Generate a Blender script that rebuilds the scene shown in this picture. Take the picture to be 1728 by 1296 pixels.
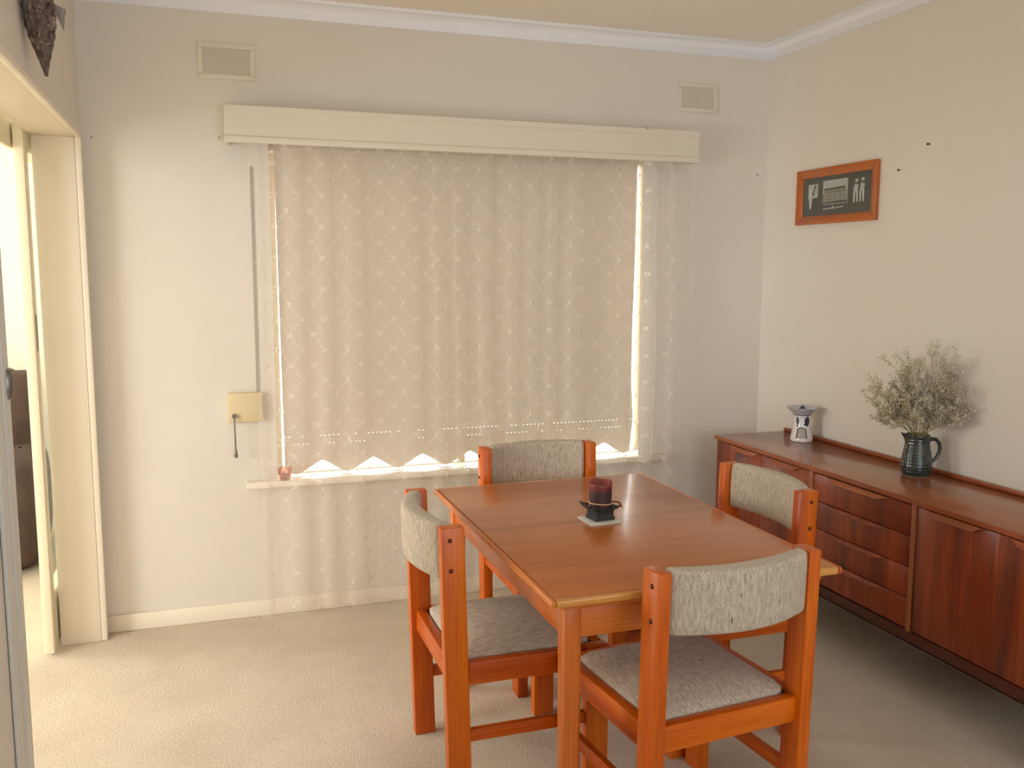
import bpy, bmesh, math, random
from mathutils import Vector, Matrix, noise
random.seed(7)
R = math.radians
PI = math.pi
scn = bpy.context.scene
for o in list(bpy.data.objects):
    bpy.data.objects.remove(o)
COL = scn.collection

# ------------------------------------------------------------------ camera, world, lights, exposure
cam_d = bpy.data.cameras.new('camera')
cam_d.sensor_width = 36.0
cam_d.lens = 1536.08 * 36 / 1728
cam_d.clip_start = 0.02
cam = bpy.data.objects.new('camera', cam_d)
COL.objects.link(cam)
_r = Vector((0.94820805, -0.31763674, 0.00289784))
_u = Vector((0.0366608, 0.11849235, 0.99227796))
_f = Vector((0.31552731, 0.94077971, -0.12400022))
m = Matrix((( _r.x, _u.x, -_f.x, 0), (_r.y, _u.y, -_f.y, 0), (_r.z, _u.z, -_f.z, 1.5), (0, 0, 0, 1)))
cam.matrix_world = m
scn.camera = cam

world = bpy.data.worlds.new('world')
scn.world = world
world.use_nodes = True
_bg = world.node_tree.nodes['Background']
_bg.inputs['Color'].default_value = (0.95, 0.98, 1.0, 1)
_bg.inputs['Strength'].default_value = 10.0


def area(name, loc, direction, sx, sy, power, color):
    l = bpy.data.lights.new(name, 'AREA')
    l.shape = 'RECTANGLE'
    l.size = sx
    l.size_y = sy
    l.energy = power
    l.color = color
    o = bpy.data.objects.new(name, l)
    COL.objects.link(o)
    o.location = loc
    o.rotation_euler = Vector(direction).to_track_quat('-Z', 'Y').to_euler()
    return o


# area lights inside solid walls, standing in for daylight from unseen, unbuilt windows
area('daylight_side_room_window', (-4.30, 1.75, 1.40), (1, 0.12, -0.04), 3.0, 2.1, 202, (0.94, 0.99, 1.07))
area('daylight_side_room_far_window', (-4.30, 4.9, 1.45), (1, -0.1, -0.05), 1.6, 1.5, 100, (0.95, 0.99, 1.06))
area('daylight_rear_fill', (1.2, -1.50, 1.55), (0, 1, 0.65), 2.4, 1.4, 54, (0.89, 0.98, 1.14))  # added fill from behind the camera, tilted up to brighten the upper room

scn.view_settings.view_transform = 'Standard'
scn.view_settings.look = 'None'
scn.view_settings.gamma = 1.0
scn.view_settings.use_curve_mapping = False
scn.view_settings.exposure = 0.17
scn.cycles.max_bounces = 12
scn.cycles.diffuse_bounces = 6
scn.cycles.transparent_max_bounces = 24
scn.cycles.sample_clamp_indirect = 6.0
scn.cycles.use_denoising = True


# ------------------------------------------------------------------ materials
def srgb(r, g, b):
    def c(v):
        v /= 255.0
        return v / 12.92 if v <= 0.04045 else ((v + 0.055) / 1.055) ** 2.4
    return (c(r), c(g), c(b), 1.0)


class NT:
    def __init__(self, name):
        self.m = bpy.data.materials.new(name)
        self.m.use_nodes = True
        self.t = self.m.node_tree
        self.b = self.t.nodes['Principled BSDF']
        self.out = self.t.nodes['Material Output']

    def n(self, kind, **kw):
        nd = self.t.nodes.new(kind)
        for k, v in kw.items():
            setattr(nd, k, v)
        return nd

    def l(self, a, b):
        self.t.links.new(a, b)

    def coords(self, scale=(1, 1, 1), vary=True):
        tc = self.n('ShaderNodeTexCoord')
        mp = self.n('ShaderNodeMapping')
        mp.inputs['Scale'].default_value = scale
        if vary:
            oi = self.n('ShaderNodeObjectInfo')
            ml = self.n('ShaderNodeMath', operation='MULTIPLY')
            ml.inputs[1].default_value = 17.3
            ad = self.n('ShaderNodeVectorMath', operation='ADD')
            self.l(oi.outputs['Random'], ml.inputs[0])
            self.l(tc.outputs['Object'], ad.inputs[0])
            self.l(ml.outputs[0], ad.inputs[1])
            self.l(ad.outputs[0], mp.inputs['Vector'])
        else:
            self.l(tc.outputs['Object'], mp.inputs['Vector'])
        return mp.outputs[0]

    def noise(self, vec, scale, detail=4, rough=0.55, dist=0.0):
        nz = self.n('ShaderNodeTexNoise')
        nz.inputs['Scale'].default_value = scale
        nz.inputs['Detail'].default_value = detail
        nz.inputs['Roughness'].default_value = rough
        nz.inputs['Distortion'].default_value = dist
        self.l(vec, nz.inputs['Vector'])
        return nz.outputs['Fac']

    def ramp(self, fac, stops):
        rp = self.n('ShaderNodeValToRGB')
        els = rp.color_ramp.elements
        while len(els) < len(stops):
            els.new(0.5)
        for e, (p, c) in zip(els, stops):
            e.position = p
            e.color = c
        self.l(fac, rp.inputs[0])
        return rp.outputs[0]

    def bump(self, fac, strength, dist=0.01):
        bp = self.n('ShaderNodeBump')
        bp.inputs['Strength'].default_value = strength
        bp.inputs['Distance'].default_value = dist
        self.l(fac, bp.inputs['Height'])
        self.l(bp.outputs[0], self.b.inputs['Normal'])

    def set(self, **kw):
        for k, v in kw.items():
            self.b.inputs[k].default_value = v


def plain(name, col, rough=0.5, metal=0.0, var=0.06, scale=30, bump=0.0, coat=0.0, spec=0.5):
    k = NT(name)
    v = k.coords()
    f = k.noise(v, scale, 3)
    a = tuple(c * (1 - var) for c in col[:3]) + (1,)
    b = tuple(min(1, c * (1 + var)) for c in col[:3]) + (1,)
    k.l(k.ramp(f, [(0.3, a), (0.7, b)]), k.b.inputs['Base Color'])
    k.set(Roughness=rough, Metallic=metal)
    k.b.inputs['Coat Weight'].default_value = coat
    k.b.inputs['Specular IOR Level'].default_value = spec
    if bump:
        k.bump(f, bump)
    return k.m


def wood(name, dark, mid, light, axis, rough=0.32, coat=0.25, ring=9.0, coat_rough=0.15, fine=1.0, spec=0.5):
    k = NT(name)
    s = [1.0, 1.0, 1.0]
    s[axis] = 0.06
    v = k.coords(tuple(s))
    broad = k.noise(v, ring, 3, 0.5, 0.6)
    s2 = [1.0, 1.0, 1.0]
    s2[axis] = 0.025
    v2 = k.coords(tuple(s2))
    fibre = k.noise(v2, 170, 4, 0.65)
    mx = k.n('ShaderNodeMath', operation='MULTIPLY_ADD')
    mx.inputs[1].default_value = 0.42 * fine
    k.l(fibre, mx.inputs[0])
    ml = k.n('ShaderNodeMath', operation='MULTIPLY')
    ml.inputs[1].default_value = 0.72
    k.l(broad, ml.inputs[0])
    k.l(ml.outputs[0], mx.inputs[2])
    k.l(k.ramp(mx.outputs[0], [(0.38, dark), (0.55, mid), (0.74, light)]), k.b.inputs['Base Color'])
    k.set(Roughness=rough)
    k.b.inputs['Coat Weight'].default_value = coat
    k.b.inputs['Coat Roughness'].default_value = coat_rough
    k.b.inputs['Specular IOR Level'].default_value = spec
    k.bump(fibre, 0.06, 0.002)
    return k.m


def fabric(name, c1, c2, fleck, stretch_axis):
    k = NT(name)
    v = k.coords()
    weave = k.noise(v, 420, 2, 0.7)
    s = [1.0, 1.0, 1.0]
    s[stretch_axis] = 0.22
    v2 = k.coords(tuple(s))
    slub = k.noise(v2, 170, 3, 0.6)
    mx = k.n('ShaderNodeMath', operation='MULTIPLY_ADD')
    mx.inputs[1].default_value = 0.5
    ml = k.n('ShaderNodeMath', operation='MULTIPLY')
    ml.inputs[1].default_value = 0.5
    k.l(slub, ml.inputs[0])
    k.l(weave, mx.inputs[0])
    k.l(ml.outputs[0], mx.inputs[2])
    base = k.ramp(mx.outputs[0], [(0.36, c1), (0.62, c2)])
    s3 = [1.0, 1.0, 1.0]
    s3[stretch_axis] = 0.22
    fl = k.noise(k.coords(tuple(s3)), 130, 2, 0.5)
    msk = k.ramp(fl, [(0.69, (0, 0, 0, 1)), (0.76, (1, 1, 1, 1))])
    mixc = k.n('ShaderNodeMix', data_type='RGBA')
    k.l(msk, mixc.inputs[0])
    k.l(base, mixc.inputs[6])
    mixc.inputs[7].default_value = fleck
    k.l(mixc.outputs[2], k.b.inputs['Base Color'])
    k.set(Roughness=0.95)
    k.b.inputs['Specular IOR Level'].default_value = 0.15
    k.b.inputs['Sheen Weight'].default_value = 0.15
    k.bump(mx.outputs[0], 0.55, 0.004)
    return k.m


def paint(name, col, rough=0.6, bump=0.05, var=0.02, spec=0.3):
    k = NT(name)
    v = k.coords(vary=False)
    big = k.noise(v, 1.4, 3)
    fine = k.noise(v, 130, 3)
    a = tuple(c * (1 - var) for c in col[:3]) + (1,)
    b = tuple(min(1, c * (1 + var)) for c in col[:3]) + (1,)
    k.l(k.ramp(big, [(0.3, a), (0.7, b)]), k.b.inputs['Base Color'])
    k.set(Roughness=rough)
    k.b.inputs['Specular IOR Level'].default_value = spec
    k.bump(fine, bump, 0.003)
    return k.m


M = {}
M['wall'] = paint('wall_paint', srgb(226, 219, 206), 0.7, 0.10)
M['side_wall'] = paint('side_room_paint', srgb(238, 232, 212), 0.7, 0.05)
M['ceiling'] = paint('ceiling_paint', srgb(244, 237, 226), 0.8, 0.05)
M['cornice'] = paint('cornice_paint', srgb(244, 246, 250), 0.6, 0.02)
M['trim'] = paint('cream_trim_paint', srgb(236, 226, 204), 0.42, 0.02)
M['door'] = paint('door_paint', srgb(238, 228, 198), 0.4, 0.02)
M['white_trim'] = paint('near_frame_paint', srgb(214, 212, 202), 0.45, 0.02)
M['pelmet'] = paint('pelmet_paint', srgb(228, 219, 200), 0.5, 0.02)
M['win_frame'] = paint('window_frame_paint', srgb(172, 158, 138), 0.5, 0.02)


def carpet():
    k = NT('beige_carpet')
    v = k.coords(vary=False)
    tuft = k.noise(v, 120, 4, 0.75)
    blot = k.noise(v, 3.0, 4, 0.6)
    mx = k.n('ShaderNodeMath', operation='MULTIPLY_ADD')
    mx.inputs[1].default_value = 0.70
    ml = k.n('ShaderNodeMath', operation='MULTIPLY')
    ml.inputs[1].default_value = 0.30
    k.l(blot, ml.inputs[0])
    k.l(tuft, mx.inputs[0])
    k.l(ml.outputs[0], mx.inputs[2])
    k.l(k.ramp(mx.outputs[0], [(0.34, srgb(208, 190, 162)), (0.66, srgb(250, 236, 210))]), k.b.inputs['Base Color'])
    k.set(Roughness=0.97)
    k.b.inputs['Specular IOR Level'].default_value = 0.1
    k.b.inputs['Sheen Weight'].default_value = 0.2
    k.bump(tuft, 0.8, 0.012)
    return k.m


M['carpet'] = carpet()
CH = (srgb(156, 62, 2), srgb(196, 86, 4), srgb(222, 116, 16))
M['chair_x'] = wood('stained_chair_wood_across', *CH, 0, 0.36, 0.10, spec=0.35)
M['chair_y'] = wood('stained_chair_wood_along', *CH, 1, 0.36, 0.10, spec=0.35)
M['chair_z'] = wood('stained_chair_wood_upright', *CH, 2, 0.36, 0.10, spec=0.35)
TB = (srgb(164, 78, 16), srgb(200, 104, 30), srgb(222, 132, 50))
M['table_top'] = wood('tabletop_veneer', srgb(158, 86, 28), srgb(180, 100, 36), srgb(198, 118, 44), 0, 0.30, 0.42, 7.0, 0.15)
M['table_y'] = wood('table_wood_along', *TB, 1)
M['table_x'] = wood('table_wood_across', *TB, 0)
M['table_z'] = wood('table_wood_upright', *TB, 2)
M['table_edge'] = wood('table_edge_maple', srgb(178, 112, 40), srgb(206, 142, 62), srgb(222, 164, 84), 0, 0.35, 0.3)
SB = (srgb(86, 31, 8), srgb(130, 50, 14), srgb(166, 76, 25))
M['sb_front'] = wood('teak_front', *SB, 2, 0.38, 0.15, 14.0)
M['sb_front_h'] = wood('teak_drawer_front', *SB, 2, 0.38, 0.15, 12.0)
M['sb_top'] = wood('teak_top', srgb(122, 62, 28), srgb(148, 82, 40), srgb(168, 100, 54), 1, 0.28, 0.5, 8.0, 0.10)
M['sb_edge'] = wood('teak_edging', srgb(120, 56, 22), srgb(154, 78, 34), srgb(176, 98, 48), 1, 0.4, 0.15)
M['sb_edge_z'] = wood('teak_upright_edging', srgb(120, 62, 28), srgb(146, 80, 40), srgb(164, 98, 54), 2, 0.4, 0.15)
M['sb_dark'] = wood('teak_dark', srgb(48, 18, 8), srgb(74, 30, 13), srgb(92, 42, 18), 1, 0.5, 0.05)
M['fabric'] = fabric('oatmeal_tweed', srgb(156, 142, 122), srgb(214, 201, 180), srgb(78, 62, 46), 2)
M['fabric_y'] = fabric('oatmeal_tweed_seat', srgb(156, 142, 122), srgb(214, 201, 180), srgb(78, 62, 46), 1)
M['frame_wood'] = wood('picture_frame_wood', srgb(140, 64, 16), srgb(178, 92, 30), srgb(200, 116, 46), 1, 0.3, 0.3)
M['frame_wood_z'] = wood('picture_frame_wood_upright', srgb(140, 64, 16), srgb(178, 92, 30), srgb(200, 116, 46), 2, 0.3, 0.3)
M['bolt'] = plain('dark_bolt', srgb(96, 52, 34), 0.3, 0.6)
M['steel'] = plain('dull_steel', srgb(126, 124, 118), 0.35, 0.8)
M['black_ceramic'] = plain('black_stone', srgb(44, 44, 42), 0.6, bump=0.15, var=0.15)
M['tile'] = plain('white_tile', srgb(220, 218, 210), 0.35)
M['twine'] = plain('pale_twine', srgb(206, 160, 124), 0.9)
M['twine_dark'] = plain('dark_twine', srgb(120, 66, 44), 0.9)
M['burner'] = plain('white_glaze', srgb(232, 228, 224), 0.25, coat=0.5, var=0.03)
M['burner_blue'] = plain('cobalt_glaze', srgb(38, 40, 78), 0.25, coat=0.5, var=0.2)
M['burner_dish'] = plain('blue_grey_glaze', srgb(186, 190, 196), 0.25, coat=0.5, var=0.12)
M['burner_inner'] = plain('grey_inside', srgb(176, 168, 158), 0.6)
M['burner_line'] = plain('black_line', srgb(56, 52, 50), 0.5)
M['unglazed'] = plain('unglazed_foot', srgb(214, 204, 188), 0.8)
M['flower_stem'] = plain('dry_stem', srgb(150, 140, 84), 0.9)
M['floret'] = plain('dry_floret', srgb(222, 214, 194), 0.9, var=0.16, scale=60)
M['floret_dark'] = plain('dry_floret_olive', srgb(178, 168, 124), 0.9, var=0.2, scale=60)
M['mat_board'] = plain('dark_mat', srgb(74, 72, 62), 0.8)
M['photo_grey'] = plain('photo_grey', srgb(112, 110, 106), 0.4)
M['photo_light'] = plain('photo_light', srgb(198, 196, 190), 0.4)
M['photo_white'] = plain('photo_white', srgb(222, 220, 214), 0.4)
M['photo_dark'] = plain('photo_dark', srgb(60, 58, 54), 0.4)
M['photo_sepia'] = plain('photo_sepia', srgb(146, 138, 112), 0.4)
M['decor'] = None
M['recliner'] = plain('brown_velour', srgb(74, 58, 48), 0.95, var=0.25, scale=9, bump=0.1)
M['vent'] = paint('vent_paint', srgb(226, 217, 198), 0.5, 0.02)
M['vent_dark'] = plain('vent_hollow', srgb(158, 146, 126), 0.9)
M['plate'] = paint('winder_plate', srgb(222, 204, 162), 0.45, 0.02)
M['strap'] = plain('grey_webbing', srgb(152, 146, 134), 0.8)
M['nail'] = plain('nail_steel', srgb(70, 62, 54), 0.4, 0.7)
M['ground'] = paint('outside_paving', srgb(200, 192, 180), 0.9, 0.05)


def jug_mat():
    k = NT('dark_green_glaze')
    v = k.coords()
    f = k.noise(v, 26, 4, 0.6)
    k.l(k.ramp(f, [(0.35, srgb(30, 36, 36)), (0.55, srgb(48, 60, 54)), (0.75, srgb(78, 84, 70))]), k.b.inputs['Base Color'])
    k.set(Roughness=0.16)
    k.b.inputs['Coat Weight'].default_value = 0.6
    k.b.inputs['Coat Roughness'].default_value = 0.06
    return k.m


M['jug'] = jug_mat()


def candle_mat():
    k = NT('maroon_wax')
    tc = k.n('ShaderNodeTexCoord')
    sp = k.n('ShaderNodeSeparateXYZ')
    k.l(tc.outputs['Object'], sp.inputs[0])
    nz = k.noise(tc.outputs['Object'], 60, 3)
    ad = k.n('ShaderNodeMath', operation='MULTIPLY_ADD')
    ad.inputs[1].default_value = 0.03
    k.l(nz, ad.inputs[0])
    k.l(sp.outputs[2], ad.inputs[2])
    k.l(k.ramp(ad.outputs[0], [(0.066, srgb(64, 42, 42)), (0.078, srgb(112, 44, 40)), (0.1, srgb(140, 56, 46))]), k.b.inputs['Base Color'])
    k.set(Roughness=0.4)
    k.b.inputs['Subsurface Weight'].default_value = 0.1
    k.b.inputs['Subsurface Radius'].default_value = (0.01, 0.004, 0.003)
    return k.m


M['candle'] = candle_mat()


def decor_mat():
    k = NT('woven_brown')
    v = k.coords(vary=False)
    f = k.noise(v, 38, 4, 0.6, 1.5)
    k.l(k.ramp(f, [(0.36, srgb(48, 36, 34)), (0.48, srgb(104, 86, 76)), (0.58, srgb(112, 102, 98)), (0.68, srgb(182, 160, 134))]), k.b.inputs['Base Color'])
    k.set(Roughness=0.8)
    k.bump(f, 0.5, 0.01)
    return k.m


M['decor'] = decor_mat()


def blind_mat():
    k = NT('beige_blind_cloth')
    v = k.coords(vary=False)
    f = k.noise(v, 500, 2)
    colr = k.ramp(f, [(0.3, srgb(204, 190, 172)), (0.7, srgb(214, 200, 182))])
    di = k.n('ShaderNodeBsdfDiffuse')
    tr = k.n('ShaderNodeBsdfTranslucent')
    tr.inputs['Color'].default_value = srgb(212, 198, 178)
    k.l(colr, di.inputs['Color'])
    mx = k.n('ShaderNodeMixShader')
    mx.inputs[0].default_value = 0.022
    k.l(di.outputs[0], mx.inputs[1])
    k.l(tr.outputs[0], mx.inputs[2])
    k.l(mx.outputs[0], k.out.inputs['Surface'])
    return k.m


M['blind'] = blind_mat()


def sheer_mat(name, alpha, lines):
    k = NT(name)
    di = k.n('ShaderNodeBsdfDiffuse')
    tr = k.n('ShaderNodeBsdfTranslucent')
    tp = k.n('ShaderNodeBsdfTransparent')
    di.inputs['Color'].default_value = srgb(250, 244, 234)
    tr.inputs['Color'].default_value = srgb(244, 236, 222)
    m1 = k.n('ShaderNodeMixShader')
    m1.inputs[0].default_value = 0.4
    k.l(di.outputs[0], m1.inputs[1])
    k.l(tr.outputs[0], m1.inputs[2])
    m2 = k.n('ShaderNodeMixShader')
    if lines:
        uv = k.n('ShaderNodeUVMap')
        mp = k.n('ShaderNodeMapping')
        mp.inputs['Scale'].default_value = (1, 0.01, 1)
        k.l(uv.outputs[0], mp.inputs['Vector'])
        f = k.noise(mp.outputs[0], 190, 1, 0.5)
        rr = k.n('ShaderNodeMapRange')
        rr.inputs['From Min'].default_value = 0.3
        rr.inputs['From Max'].default_value = 0.7
        rr.inputs['To Min'].default_value = alpha * 0.88
        rr.inputs['To Max'].default_value = alpha * 1.12
        k.l(f, rr.inputs['Value'])
        k.l(rr.outputs[0], m2.inputs[0])
    else:
        m2.inputs[0].default_value = alpha
    k.l(tp.outputs[0], m2.inputs[1])
    k.l(m1.outputs[0], m2.inputs[2])
    k.l(m2.outputs[0], k.out.inputs['Surface'])
    return k.m


M['sheer'] = sheer_mat('sheer_net', 0.24, True)
M['lace'] = sheer_mat('lace_thread', 0.62, False)


def glass_mat(name, tint, alpha_gloss=0.08):
    k = NT(name)
    tp = k.n('ShaderNodeBsdfTransparent')
    tp.inputs['Color'].default_value = tint
    gl = k.n('ShaderNodeBsdfGlossy')
    gl.inputs['Roughness'].default_value = 0.03
    m2 = k.n('ShaderNodeMixShader')
    m2.inputs[0].default_value = alpha_gloss
    k.l(tp.outputs[0], m2.inputs[1])
    k.l(gl.outputs[0], m2.inputs[2])
    k.l(m2.outputs[0], k.out.inputs['Surface'])
    return k.m


M['glass'] = glass_mat('clear_glass', (0.95, 0.97, 0.96, 1))
M['amber_glass'] = glass_mat('amber_glass', (0.85, 0.50, 0.28, 1), 0.12)


# ------------------------------------------------------------------ mesh helpers
class MB:
    def __init__(self):
        self.v = []
        self.f = []

    def box(self, x0, x1, y0, y1, z0, z1):
        b = len(self.v)
        self.v += [(x0, y0, z0), (x1, y0, z0), (x1, y1, z0), (x0, y1, z0), (x0, y0, z1), (x1, y0, z1), (x1, y1, z1), (x0, y1, z1)]
        self.f += [tuple(b + i for i in q) for q in ((0, 3, 2, 1), (4, 5, 6, 7), (0, 1, 5, 4), (1, 2, 6, 5), (2, 3, 7, 6), (3, 0, 4, 7))]
        return self

    def hexa(self, pts):
        b = len(self.v)
        self.v += [tuple(p) for p in pts]
        self.f += [tuple(b + i for i in q) for q in ((0, 3, 2, 1), (4, 5, 6, 7), (0, 1, 5, 4), (1, 2, 6, 5), (2, 3, 7, 6), (3, 0, 4, 7))]
        return self

    def poly(self, pts):
        b = len(self.v)
        self.v += [tuple(p) for p in pts]
        self.f.append(tuple(range(b, b + len(pts))))
        return self

    def grid(self, fn, nu, nv, closed_u=False, skip=None):
        b = len(self.v)
        for j in range(nv + 1):
            for i in range(nu + (0 if closed_u else 1)):
                self.v.append(tuple(fn(i / nu, j / nv)))
        w = nu if closed_u else nu + 1
        for j in range(nv):
            for i in range(nu):
                if skip and skip((i + .5) / nu, (j + .5) / nv):
                    continue
                i2 = (i + 1) % w
                self.f.append((b + j * w + i, b + j * w + i2, b + (j + 1) * w + i2, b + (j + 1) * w + i))
        return self

    def lathe(self, prof, n=40, c=(0, 0, 0), cap0=True, cap1=True, skip=None):
        k = len(prof) - 1
        b = len(self.v)
        self.grid(lambda u, v: (c[0] + prof[round(v * k)][0] * math.cos(2 * PI * u),
                                c[1] + prof[round(v * k)][0] * math.sin(2 * PI * u), c[2] + prof[round(v * k)][1]), n, k, True, skip)
        if cap0:
            self.f.append(tuple(b + i for i in reversed(range(n))))
        if cap1:
            self.f.append(tuple(b + k * n + i for i in range(n)))
        return self

    def tube(self, pts, rad, n=8, cap=True):
        pts = [Vector(p) for p in pts]
        rr = rad if isinstance(rad, (list, tuple)) else [rad] * len(pts)
        b = len(self.v)
        prev = None
        for i, p in enumerate(pts):
            t = (pts[min(i + 1, len(pts) - 1)] - pts[max(i - 1, 0)]).normalized()
            if prev is None:
                a = Vector((0, 0, 1)) if abs(t.z) < 0.9 else Vector((1, 0, 0))
                prev = t.cross(a).normalized()
            s = (prev - t * prev.dot(t)).normalized()
            prev = s
            q = t.cross(s)
            for k in range(n):
                an = 2 * PI * k / n
                self.v.append(tuple(p + (s * math.cos(an) + q * math.sin(an)) * rr[i]))
        for i in range(len(pts) - 1):
            for k in range(n):
                k2 = (k + 1) % n
                self.f.append((b + i * n + k, b + i * n + k2, b + (i + 1) * n + k2, b + (i + 1) * n + k))
        if cap:
            self.f.append(tuple(b + k for k in reversed(range(n))))
            e = b + (len(pts) - 1) * n
            self.f.append(tuple(e + k for k in range(n)))
        return self

    def dome(self, c, axis, r, h, n=10, rings=4):
        ax = Vector(axis).normalized()
        a = Vector((0, 0, 1)) if abs(ax.z) < 0.9 else Vector((1, 0, 0))
        s = ax.cross(a).normalized()
        q = ax.cross(s)
        c = Vector(c)
        self.grid(lambda u, v: c + (s * math.cos(2 * PI * u) + q * math.sin(2 * PI * u)) * r * math.cos(v * PI / 2 * 0.98) + ax * h * math.sin(v * PI / 2), n, rings, True)
        self.f.append(tuple(len(self.v) - n + i for i in range(n)))
        return self

    def prism(self, outline, fn0, fn1):
        n = len(outline)
        b = len(self.v)
        self.v += [tuple(fn0(p)) for p in outline] + [tuple(fn1(p)) for p in outline]
        self.f.append(tuple(b + i for i in reversed(range(n))))
        self.f.append(tuple(b + n + i for i in range(n)))
        for i in range(n):
            j = (i + 1) % n
            self.f.append((b + i, b + j, b + n + j, b + n + i))
        return self

    def mesh(self, name, smooth=False, bevel=0.0, seg=2, uv=None, angle=40, fix=True):
        me = bpy.data.meshes.new(name)
        me.from_pydata(self.v, [], self.f)
        if uv is not None:
            lay = me.uv_layers.new(name='UVMap')
            for li, lp in enumerate(me.loops):
                lay.data[li].uv = uv[lp.vertex_index]
        bm = bmesh.new()
        bm.from_mesh(me)
        if fix:
            bmesh.ops.recalc_face_normals(bm, faces=bm.faces)
        if bevel:
            es = [e for e in bm.edges if len(e.link_faces) == 2 and e.calc_face_angle(0) > R(30)]
            bmesh.ops.bevel(bm, geom=es, offset=bevel, segments=seg, affect='EDGES', profile=0.5, clamp_overlap=True)
        if smooth or bevel:
            for f in bm.faces:
                f.smooth = True
            for e in bm.edges:
                if len(e.link_faces) == 2 and e.calc_face_angle(0) > R(angle):
                    e.smooth = False
        bm.to_mesh(me)
        bm.free()
        return me

    def obj(self, name, mat, parent=None, **kw):
        me = self.mesh(name, **kw)
        o = bpy.data.objects.new(name, me)
        COL.objects.link(o)
        for mm in (mat if isinstance(mat, (list, tuple)) else [mat]):
            me.materials.append(mm)
        if parent:
            o.parent = parent
        return o


def tag(o, label, cat, group=None, kind=None):
    o['label'] = label
    o['category'] = cat
    if group:
        o['group'] = group
    if kind:
        o['kind'] = kind
    return o


def thing(name, label, cat, loc=(0, 0, 0), rz=0.0, group=None):
    o = bpy.data.objects.new(name, None)
    o.empty_display_size = 0.1
    COL.objects.link(o)
    o.location = loc
    o.rotation_euler = (0, 0, rz)
    return tag(o, label, cat, group)


def struct(o):
    o['kind'] = 'structure'
    return o


def dup(root, loc, rz, label):
    r = root.copy()
    COL.objects.link(r)
    r.location = loc
    r.rotation_euler = (0, 0, rz)
    r['label'] = label
    for ch in list(root.children):
        c = ch.copy()
        COL.objects.link(c)
        c.parent = r
        for g in list(ch.children):
            d = g.copy()
            COL.objects.link(d)
            d.parent = c
    return r


# ------------------------------------------------------------------ room shell
XL, XR, YB, YR, ZC = -0.44, 2.662, 3.976, -1.6, 2.585
WX0, WX1, WZ0, WZ1 = 0.268, 1.987, 0.585, 2.03     # window opening in the far wall
struct(MB().box(-4.5, XR + 0.2, YR - 0.2, 6.2, -0.08, 0.0).obj('floor', M['carpet']))
struct(MB().box(-4.5, XR + 0.2, YR - 0.2, 6.2, ZC, ZC + 0.1).obj('ceiling', M['ceiling']))
b = MB()
b.box(-0.47, WX0, YB, YB + 0.2, 0, ZC)
b.hexa([(WX1, YB, 0), (XR + 0.2, YB, 0), (XR + 0.2, YB + 0.2, 0), (2.11, YB + 0.2, 0), (WX1, YB, ZC), (XR + 0.2, YB, ZC), (XR + 0.2, YB + 0.2, ZC), (2.11, YB + 0.2, ZC)])   # splayed reveal
for za, zb in ((0, WZ0), (WZ1, ZC)):
    b.hexa([(WX0, YB, za), (WX1, YB, za), (2.11, YB + 0.2, za), (WX0, YB + 0.2, za), (WX0, YB, zb), (WX1, YB, zb), (2.11, YB + 0.2, zb), (WX0, YB + 0.2, zb)])
struct(b.obj('wall_back', M['wall']))
struct(MB().box(XR, XR + 0.2, YR, YB, 0, ZC).obj('wall_right', M['wall']))
b = MB()
OY0, OY1, OZ = 2.24, 3.900, 2.012
b.box(-0.59, XL, YR, OY0, 0, ZC).box(-0.59, XL, OY0, OY1, OZ, ZC).box(-0.59, XL, OY1, YB, 0, ZC)
struct(b.obj('wall_left', M['wall']))
# wall behind the camera
b = MB()
b.box(-4.5, XR + 0.2, YR - 0.2, YR, 0, ZC)
struct(b.obj('wall_rear', M['wall']))
# side room
b = MB()
b.box(-4.5, 0.0, 6.0, 6.2, 0, ZC)
struct(b.obj('wall_side_room_end', M['side_wall']))
b = MB()
b.box(-4.5, -4.35, YR, 6.0, 0, ZC)
struct(b.obj('wall_side_room_far', M['side_wall']))
b = MB()
b.box(-0.59, -0.47, YB, 6.0, 0, ZC)
struct(b.obj('wall_side_room_outer', M['side_wall']))
struct(MB().box(-8, 10, 6.21, 14, -0.3, -0.1).box(-0.45, 10, YB + 0.21, 6.21, -0.3, -0.1).obj('ground', M['ground']))


# cornice: cove profile swept along the walls
def cornice_profile():
    p = [(0.0, -0.066), (0.008, -0.066), (0.010, -0.060)]
    for k in range(7):
        a = k / 6 * PI / 2
        p.append((0.010 + 0.046 * (1 - math.cos(a)), -0.060 + 0.048 * math.sin(a)))
    p += [(0.066, -0.012), (0.068, -0.006), (0.068, 0.0), (0.0, 0.0)]
    return p


def sweep_along(axis, a0, a1, wall, sgn, z, mitre0=0, mitre1=0):
    mb = MB()
    pr = cornice_profile()
    n = len(pr)
    for end, mt in ((a0, mitre0), (a1, mitre1)):
        for d, h in pr:
            if axis == 'x':
                mb.v.append((end + mt * d, wall + sgn * d, z + h))
            else:
                mb.v.append((wall + sgn * d, end + mt * d, z + h))
    for i in range(n):
        j = (i + 1) % n
        mb.f.append((i, j, n + j, n + i))
    mb.f.append(tuple(range(n)))
    mb.f.append(tuple(n + i for i in range(n)))
    return mb


struct(sweep_along('x', XL, XR, YB, -1, ZC, 1, -1).obj('trim_1', M['cornice'], smooth=True, angle=50))
struct(sweep_along('y', YR, YB, XR, -1, ZC, 0, -1).obj('trim_2', M['cornice'], smooth=True, angle=50))
struct(sweep_along('y', YR, YB, XL, 1, ZC, 0, -1).obj('trim_3', M['cornice'], smooth=True, angle=50))
struct(MB().box(XL, XR, YB - 0.016, YB, 0, 0.072).obj('baseboard_back', M['trim'], bevel=0.005))
struct(MB().box(XR - 0.016, XR, YR, YB - 0.017, 0, 0.072).obj('baseboard_right', M['trim'], bevel=0.005))

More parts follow.
